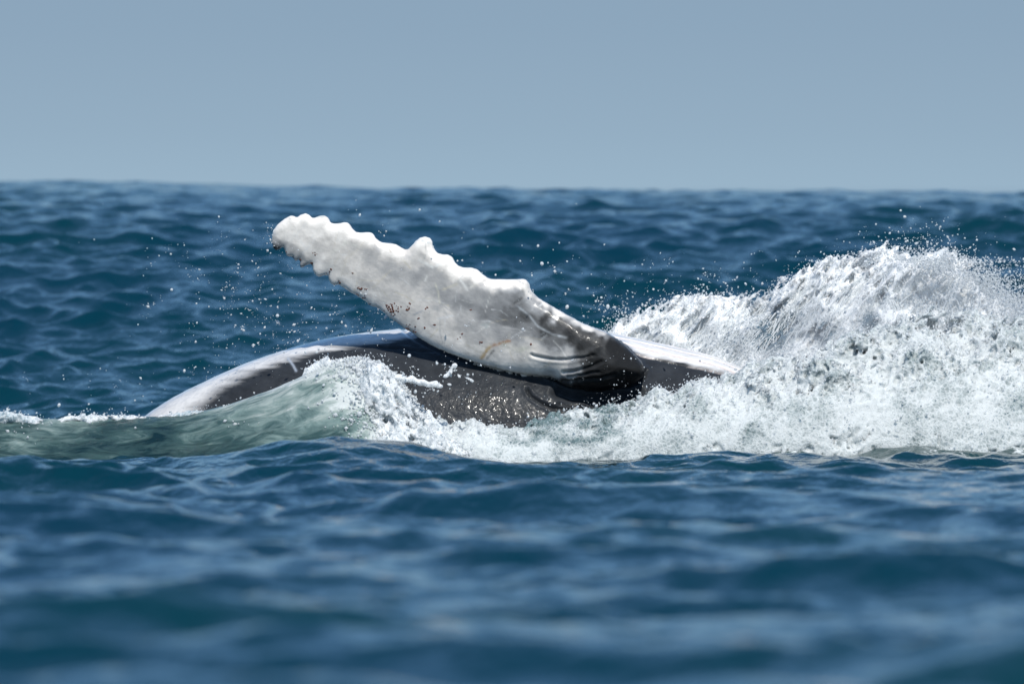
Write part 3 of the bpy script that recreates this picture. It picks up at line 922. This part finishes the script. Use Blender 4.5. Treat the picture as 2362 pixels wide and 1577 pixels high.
def build_wave():
    crest = [(-420,985),(-200,962),(0,966),(150,965),(345,960),(460,948),(560,914),(640,877),(700,845),(740,828),(775,822),(810,828),(850,848),(900,888),(950,940),(1000,992),(1050,1035),(1100,1060)]
    pts = np.array([P(a, b, -0.46) for a, b in crest])
    xs = np.arange(pts[0, 0], pts[-1, 0], 0.006)
    zc = np.interp(xs, pts[:, 0], pts[:, 2])
    k = np.hanning(41); k /= k.sum()
    zc = np.convolve(np.pad(zc, 20, mode='edge'), k, 'valid')
    t = np.concatenate([np.linspace(-1, 0, 110), np.linspace(0, 1, 40)[1:]])
    XX, TT = np.meshgrid(xs, t, indexing='ij')
    zz = zc[:, None]
    wf = (0.30 + 0.35 * zz) * (1 - 0.35 * smooth(800, 980, xs / SPX + 1181)[:, None])                      # reach of the face towards the camera
    # the face is steep and slightly hollow below a rounded lip
    up = np.where(TT < 0, np.cos(np.clip(-TT, 0, 1) ** 0.82 * math.pi / 2) ** 1.25, np.cos(TT * math.pi / 2) ** 0.9)
    ZZ = (zz + 0.07) * up - 0.07
    YY = -0.46 + np.where(TT < 0, wf * TT, 0.30 * TT)
    lean = 0.10 * smooth(0.06, 0.30, zz) * up   # the crest leans to the right where it breaks
    XX = XX + lean * 0.6
    fx, fz = XX * math.cos(0.42) + ZZ * math.sin(0.42), -XX * math.sin(0.42) + ZZ * math.cos(0.42)
    n = 0.010 * fbm(fx * 4, fz * 14, YY * 6, 7, 3) + 0.0045 * fbm(fx * 16, fz * 50, YY * 14, 8, 3)
    YY = YY - n * smooth(-1, -0.6, TT)
    ZZ = ZZ + 0.6 * n * smooth(-1, -0.6, TT)
    a, b = XX.shape
    idx = np.arange(a * b).reshape(a, b)
    f = np.stack([idx[:-1, :-1], idx[1:, :-1], idx[1:, 1:], idx[:-1, 1:]], -1).reshape(-1, 4)
    V = np.stack([XX, YY, ZZ], -1).reshape(-1, 3)
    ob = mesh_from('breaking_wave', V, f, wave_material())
    px = V[:, 0] / SPX + 1181
    # shoulder bubbles, plus painted light through the thin crest; darker low down and left
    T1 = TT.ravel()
    air_glow = 0.46 + 0.26 * np.exp(-((px - 690) / 170) ** 2) + 0.26 * fbm(fx.ravel() * 5, fz.ravel() * 18, 0 * px, 15, 3) \
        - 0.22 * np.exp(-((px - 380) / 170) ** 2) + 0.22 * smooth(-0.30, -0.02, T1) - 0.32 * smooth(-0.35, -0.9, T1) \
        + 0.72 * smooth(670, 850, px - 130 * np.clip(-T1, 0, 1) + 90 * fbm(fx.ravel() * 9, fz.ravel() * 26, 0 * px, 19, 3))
    fa_ = ob.data.attributes.new('flow', 'FLOAT_VECTOR', 'POINT')
    fa_.data.foreach_set('vector', np.stack([px * SPX, T1 * 0.40, 0 * px], 1).astype(np.float32).ravel())
    vattr(ob, 'air', np.clip(air_glow, 0, 1.3))
    tag(ob, 'smooth green translucent wave curling up against the whale flank', 'wave', kind='structure')
    return ob, V, px, T1
wave_ob, WV, WPX, WT1 = build_wave()

R = np.random.default_rng(77)
def drop_material():
    m = NT('water_drop')
    p = m.n('BsdfPrincipled', None, Roughness=0.12, IOR=1.333)
    p.inputs['Base Color'].default_value = (0.86, 0.885, 0.90, 1)
    tr = m.n('BsdfTranslucent')
    tr.inputs['Color'].default_value = (0.80, 0.84, 0.86, 1)
    mx = m.n('MixShader', None, Fac=0.55)
    m.t.links.new(p.outputs[0], mx.inputs[1])
    m.t.links.new(tr.outputs[0], mx.inputs[2])
    return m.surf(mx.outputs[0])
DROP = drop_material()

# ------------------------------------------------------------------ strands of water running over the splash
def strands(name, tree, curves, label):
    org = Vector((0, -D, HC))
    V, F, n0 = [], [], 0
    for pts, rad in curves:
        w = []
        for a, b in pts:
            tgt = Vector(P(a, b, 0.2))
            hit = tree.ray_cast(org, (tgt - org).normalized())[0]
            w.append(hit.y if hit else np.nan)
        w = np.array(w)
        if np.isnan(w).all():
            continue
        w = np.interp(np.arange(len(w)), np.arange(len(w))[~np.isnan(w)], w[~np.isnan(w)])
        w = np.convolve(np.pad(w, 2, mode='edge'), [.1, .2, .4, .2, .1], 'valid')
        c = np.array([P(a, b, y - 0.5 * rad) for (a, b), y in zip(pts, w)])
        t = np.gradient(c, axis=0); t /= np.linalg.norm(t, axis=1, keepdims=True) + 1e-9
        s = np.cross(t, [0, 1, 0]); s /= np.linalg.norm(s, axis=1, keepdims=True) + 1e-9
        q = np.cross(t, s)
        m = len(c)
        r = rad * np.sin(np.linspace(0.12, math.pi - 0.12, m)) ** 0.6 * np.exp(R.normal(0, 0.22, m))
        for k in range(5):
            V.append(c + r[:, None] * (math.cos(k * 1.2566) * s + math.sin(k * 1.2566) * q))
        for k in range(5):
            a0 = n0 + k * m + np.arange(m - 1); b0 = n0 + ((k + 1) % 5) * m + np.arange(m - 1)
            F.append(np.stack([a0, b0, b0 + 1, a0 + 1], 1))
        n0 += 5 * m
    ob = mesh_from(name, np.concatenate(V), np.concatenate(F), DROP)
    tag(ob, label, 'splash', kind='stuff')

CB = np.array([(1400,760),(1510,722),(1600,696),(1710,694),(1745,706),(1850,652),(1960,614),(2060,592),(2120,620),(2200,645),(2340,750)])
cur = []
for i in range(420):
    x0 = R.uniform(1480, 2330); y0 = np.interp(x0, CB[:, 0], CB[:, 1]) + abs(R.normal(0, 55)) + 3
    t = np.linspace(0, 1, 11)
    L = R.uniform(30, 150)
    lean = R.normal(0.62, 0.22) * (1 if x0 < 2000 else R.choice([1, -0.6]))
    px = x0 - lean * L * t - 0.1 * L * np.sin(t * 6 + R.uniform(0, 6)) * R.uniform(0, 0.5)
    cur.append((list(zip(px, y0 + L * (0.35 * t + 0.65 * t * t))), R.uniform(0.0009, 0.0027)))
strands('falling_strands', TREES['breaking_splash'], cur, 'thin strands of water falling down the face of the tall splash')
# ------------------------------------------------------------------ drops and spray
def ico():
    import bmesh
    bm = bmesh.new()
    bmesh.ops.create_icosphere(bm, subdivisions=2, radius=1.0)
    me = bpy.data.meshes.new('drop_shape')
    bm.to_mesh(me); bm.free()
    me.polygons.foreach_set('use_smooth', np.ones(len(me.polygons), bool))
    me.materials.append(DROP)
    return me
DROP_ME = ico()
DV = np.array([v.co for v in DROP_ME.vertices]); DF = np.array([p.vertices for p in DROP_ME.polygons])
TV = np.array([(0,0,1),(.943,0,-.333),(-.471,.816,-.333),(-.471,-.816,-.333),(0,0,-1),(1,0,0),(-1,0,0),(0,1,0),(0,-1,0)])[[0,4,5,6,7,8]]
TF = np.array([(0,2,4),(0,4,3),(0,3,5),(0,5,2),(1,4,2),(1,3,4),(1,5,3),(1,2,5)])

def spray(name, pos, rad, label, seed, shape=(TV, TF)):
    r = np.random.default_rng(seed)
    n = len(pos)
    V, F = shape
    sc = rad[:, None] * np.exp(r.normal(0, 0.28, (n, 3)))
    q = r.normal(size=(n, 4)); q /= np.linalg.norm(q, axis=1, keepdims=True)
    w, x, y, z = q.T
    M = np.stack([1-2*(y*y+z*z), 2*(x*y-z*w), 2*(x*z+y*w), 2*(x*y+z*w), 1-2*(x*x+z*z), 2*(y*z-x*w), 2*(x*z-y*w), 2*(y*z+x*w), 1-2*(x*x+y*y)], 1).reshape(n, 3, 3)
    pts = np.einsum('nij,nvj->nvi', M, V[None] * sc[:, None, :]) + pos[:, None, :]
    fa = (F[None] + (np.arange(n) * len(V))[:, None, None]).reshape(-1, F.shape[1])
    ob = mesh_from(name, pts.reshape(-1, 3), fa, DROP)
    return tag(ob, label, 'spray', kind='stuff')

def along(contour, n, Y0, Y1, up, side=0.0):
    c = np.array(contour, float)
    L = np.r_[0, np.cumsum(np.hypot(*np.diff(c, axis=0).T))]
    t = R.uniform(0, L[-1], n)
    px, py = np.interp(t, L, c[:, 0]), np.interp(t, L, c[:, 1])
    py = py - R.exponential(up, n) + R.uniform(0, 14, n)
    px = px + R.normal(0, side, n)
    Y = R.uniform(Y0, Y1, n)
    return np.array([P(a, b, c) for a, b, c in zip(px, py, Y)])

# spray hanging over the back splash, thickest at the upper edge of its far end
cb = [(1390,768),(1450,737),(1560,702),(1650,691),(1745,706),(1850,650),(1960,612),(2060,588)]
p1 = along(cb, 1500, 0.45, 0.85, 16, 8)
p1b = along([(1990,606),(2060,588),(2110,606)], 500, 0.35, 0.65, 8, 14)
cr = [(2090,606),(2180,632),(2260,664),(2330,715),(2420,780)]
p2 = along(cr, 8000, 0.2, 0.75, 20, 26)
cl = np.array([(2170, 612), (2190, 600), (2215, 640), (2290, 640), (2340, 690)])
p3 = np.concatenate([np.stack([c[0] + R.normal(0, 16, 260), c[1] + R.normal(0, 13, 260)], 1) for c in cl])
p3 = np.array([P(a, b, y) for (a, b), y in zip(p3, R.uniform(0.2, 0.6, len(p3)))])
u4, w4 = R.uniform(2120, 2420, 3200), R.random(3200) ** 1.6
p4 = np.array([P(a, np.interp(a, [2090, 2180, 2260, 2330, 2420], [606, 632, 664, 715, 780]) * (1 - q) + 592 * q, y) for a, q, y in zip(u4, w4, R.uniform(0.2, 0.7, 3200))])
pp = np.concatenate([p1, p1b, p2, p3, p4])
pp = pp[HORIZON + (HC - pp[:, 2]) / SPX > 470]
spray('spray_cloud', pp, np.clip(R.lognormal(math.log(0.0017), 0.5, len(pp)), 0.0008, 0.006), 'cloud of fine spray flying off the top of the tall splash', 5)

# droplets caught on and just off the broken water
def shell(v, n, lift, seed):
    r = np.random.default_rng(seed)
    q = v[r.integers(0, len(v), n)]
    return q + r.normal(0, 1, (n, 3)) * np.array([lift, lift, lift]) + np.array([0, -0.3 * lift, 0.5 * lift])
pp = np.concatenate([shell(PLUMES['back'], 7000, 0.012, 1), shell(PLUMES['front'], 8000, 0.012, 2), shell(PLUMES['head'], 3000, 0.010, 3), shell(PLUMES['line'], 700, 0.008, 4)])
spray('froth_droplets', pp, np.clip(R.lognormal(math.log(0.0020), 0.45, len(pp)), 0.0009, 0.006), 'froth of tiny droplets clinging to the surface of the white water', 6)

# flecks of foam streaming down the face of the green wave and over the sea before the splash
pr = smooth(640, 860, WPX - 130 * np.clip(-WT1, 0, 1) + 40 * fbm(WV[:, 0] * 9, WV[:, 2] * 14, 0 * WPX, 33, 3)) ** 2 * (WT1 < 0.2) * (WPX < 1040)
pr = pr + 0.02 * (WT1 > -0.5) * (WT1 < 0.1) * (WPX < 640) * smooth(0.1, 0.5, fbm(WV[:, 0] * 6, WT1 * 5, 0 * WPX, 36, 3))
pk = R.choice(len(WV), 5200, p=pr / pr.sum())
pp = WV[pk] + R.normal(0, 0.003, (len(pk), 3)) + np.array([0, -0.003, 0.002])
spray('foam_flecks', pp, np.clip(R.lognormal(math.log(0.0030), 0.5, len(pp)), 0.0010, 0.010), 'white flecks of foam streaming over the shoulder of the green wave', 12)

# fine drops flung into the air round the flipper and the body
def cloud(cx, cy, sx, sy, n, Y0=-0.5, Y1=0.5):
    """drops thrown in strings and clumps"""
    m = max(2, n // 9)
    c = np.stack([R.normal(cx, sx, m), R.normal(cy, sy, m)], 1)
    own = np.minimum(R.integers(0, m, n), R.integers(0, m, n))
    ang = R.normal(-0.9, 0.6, m)[own]
    t, w = R.normal(0, 1, n) * R.uniform(4, 34, m)[own], R.normal(0, 1, n) * R.uniform(2, 9, m)[own]
    loose = R.random(n) < 0.3
    px = np.where(loose, R.normal(cx, sx, n), c[own, 0] + t * np.cos(ang) - w * np.sin(ang))
    py = np.where(loose, R.normal(cy, sy, n), c[own, 1] + t * np.sin(ang) + w * np.cos(ang) + 0.010 * t * t)
    yy = np.where(loose, R.uniform(Y0, Y1, n), R.uniform(Y0, Y1, m)[own] + R.normal(0, 0.03, n))
    return np.array([P(a, b, q) for a, b, q in zip(px, py, yy)])
ff = [cloud(460, 640, 130, 90, 260), cloud(620, 700, 80, 80, 260), cloud(730, 730, 90, 50, 260), cloud(560, 560, 60, 40, 60), cloud(880, 745, 40, 16, 120, -.1, .2),
      cloud(600, 820, 120, 40, 160, -.3, .4), cloud(620, 528, 10, 8, 30, -.15, -.05), cloud(1300, 640, 140, 60, 160), cloud(1390, 720, 60, 22, 160, .3, .8), cloud(1640, 660, 160, 35, 200, .3, .8),
      cloud(1000, 540, 150, 40, 50), cloud(1040, 880, 130, 45, 240, -.5, -.35), cloud(760, 830, 140, 40, 120, -.5, -.35), cloud(330, 900, 160, 40, 120, -.5, .2), cloud(1450, 870, 60, 30, 90, -.5, -.35)]
pp = np.concatenate(ff)
kk = (D + pp[:, 1]) / D
pyy = HORIZON + (HC - pp[:, 2]) / (SPX * kk)
pp = pp[pyy > 440]
spray('flying_droplets', pp, np.clip(R.lognormal(math.log(0.0010), 0.70, len(pp)), 0.0004, 0.0055), 'scatter of tiny water droplets flung through the air round the flipper', 7)

# the largest single drops, and the smaller ones between them
BIG = [(640,728,8,-.1,'lone fat drop of water hanging below the flipper tip'),
 (735,805,6,0,'drop of water just above the pale back ridge left of the flipper'),
 (752,860,7,-.5,'drop of water nearest the crest foam on its left side over the dark flank'),
 (817,824,7,-.5,'round white drop right above the breaking crest of the green wave'),
 (944,820,8,-.5,'bright round drop on the dark flank close under the flipper edge'),
 (1008,838,6,-.5,'left one of a pair of drops above the foam tendril'),
 (1026,840,6,-.5,'right one of a pair of drops above the foam tendril'),
 (958,903,9,-.5,'largest white drop in front of the dark flank under the foam tendril'),
 (975,937,7,-.5,'lowest big drop in front of the dark flank, just over the foam'),
 (830,496,6,0,'single drop in the air over the knobs of the flipper tip'),
 (968,484,5,0,'single drop high over the largest knob, nearest the horizon'),
 (1241,567,6,0,'drop floating highest to the right of the flipper knuckle'),
 (1250,608,8,0,'biggest drop close above the last knob of the flipper'),
 (1308,708,8,.3,'left big drop above the shoulder of the flipper'),
 (1402,707,9,.3,'right big drop above the start of the pale belly'),
 (1602,682,7,.6,'big drop just over the low part of the tall splash'),
 (425,855,7,-.2,'drop just off the pale back where it enters the water'),
 (136,934,8,-.5,'drop on top of the little jet rising from the foam line'),
 (396,668,6,0,'largest of the drops flung far to the left of the flipper')]
for i, (a, b, dpx, Y, lb) in enumerate(BIG):
    o = bpy.data.objects.new('water_drop', DROP_ME)
    COL.objects.link(o)
    o.location = P(a, b, Y)
    r = dpx * 0.5 * SPX
    o.scale = (r * R.uniform(0.85, 1.1), r, r * R.uniform(0.95, 1.35))
    o.rotation_euler = (0, R.uniform(-0.6, 0.6), 0)
    tag(o, lb, 'water drop', 'single large drops of water in the air')
MID = [(668,766,5),(600,770,4),(753,757,5),(664,790,4),(816,850,6),(976,915,4),(1000,900,4),(1010,902,4),(704,812,5),(848,827,4),(1014,511,5),(1200,602,5),(1143,634,5),(1227,635,4),
 (1308,603,5),(1387,686,6),(1264,606,5),(1440,648,4),(1448,671,4),(1640,689,5),(1610,681,5),(1700,640,4),(508,712,4),(453,700,4),(367,590,5),(351,550,4),(505,500,4),(550,610,5),(612,690,5),
 (655,812,5),(687,786,5),(731,812,4),(1559,700,6),(1720,655,5),(1500,690,4),(1355,665,4),(1290,560,4)]
mp = np.array([P(a, b, -0.48 if (b > 800 and 700 < a < 1100) else float(R.uniform(-0.3, 0.3))) for a, b, _ in MID])
spray('small_drops', mp, np.array([q[2] for q in MID]) * 0.5 * SPX, 'sprinkle of small water drops over the whale and the sea behind it', 9, (DV, DF))

# ------------------------------------------------------------------ fine mist hanging in the thick of the splash
def build_mist():
    nu, nv = 48, 24
    u = np.linspace(0, 1, nu); th = np.linspace(0, 2 * math.pi, nv, endpoint=False)
    px = 1560 + 980 * u
    top = np.interp(px, [1560, 1700, 1850, 1980, 2080, 2200, 2362, 2540], [960, 850, 720, 640, 600, 610, 690, 800])
    V = []
    for a, t in zip(px, top):
        x, _, z = P(a, t, 0.1)
        lo = 0.02
        hz = max((z - lo) * 0.5, 0.01)
        for q in th:
            V.append((x, 0.12 + 0.52 * math.cos(q) * min(1, hz / 0.12), lo + hz + hz * math.sin(q)))
    V = np.array(V)
    idx = np.arange(nu * nv).reshape(nu, nv)
    nxt = np.roll(idx, -1, 1)
    f = np.stack([idx[:-1], idx[1:], nxt[1:], nxt[:-1]], -1).reshape(-1, 4)
    m = NT('spray_mist')
    vol = m.n('VolumePrincipled', None, Density=0.45, Anisotropy=0.2)
    vol.inputs['Color'].default_value = (0.96, 0.97, 0.98, 1)
    m.t.links.new(vol.outputs[0], m.out.inputs['Volume'])
    ob = mesh_from('mist', V, f, m.mat)
    bm_caps = ob.data
    import bmesh
    bm = bmesh.new(); bm.from_mesh(ob.data)
    bmesh.ops.holes_fill(bm, edges=[e for e in bm.edges if e.is_boundary], sides=0)
    bmesh.ops.recalc_face_normals(bm, faces=bm.faces[:])
    bm.to_mesh(ob.data); bm.free()
    tag(ob, 'thin pale mist of spray hanging in the thick of the splash', 'mist', kind='stuff')
build_mist()
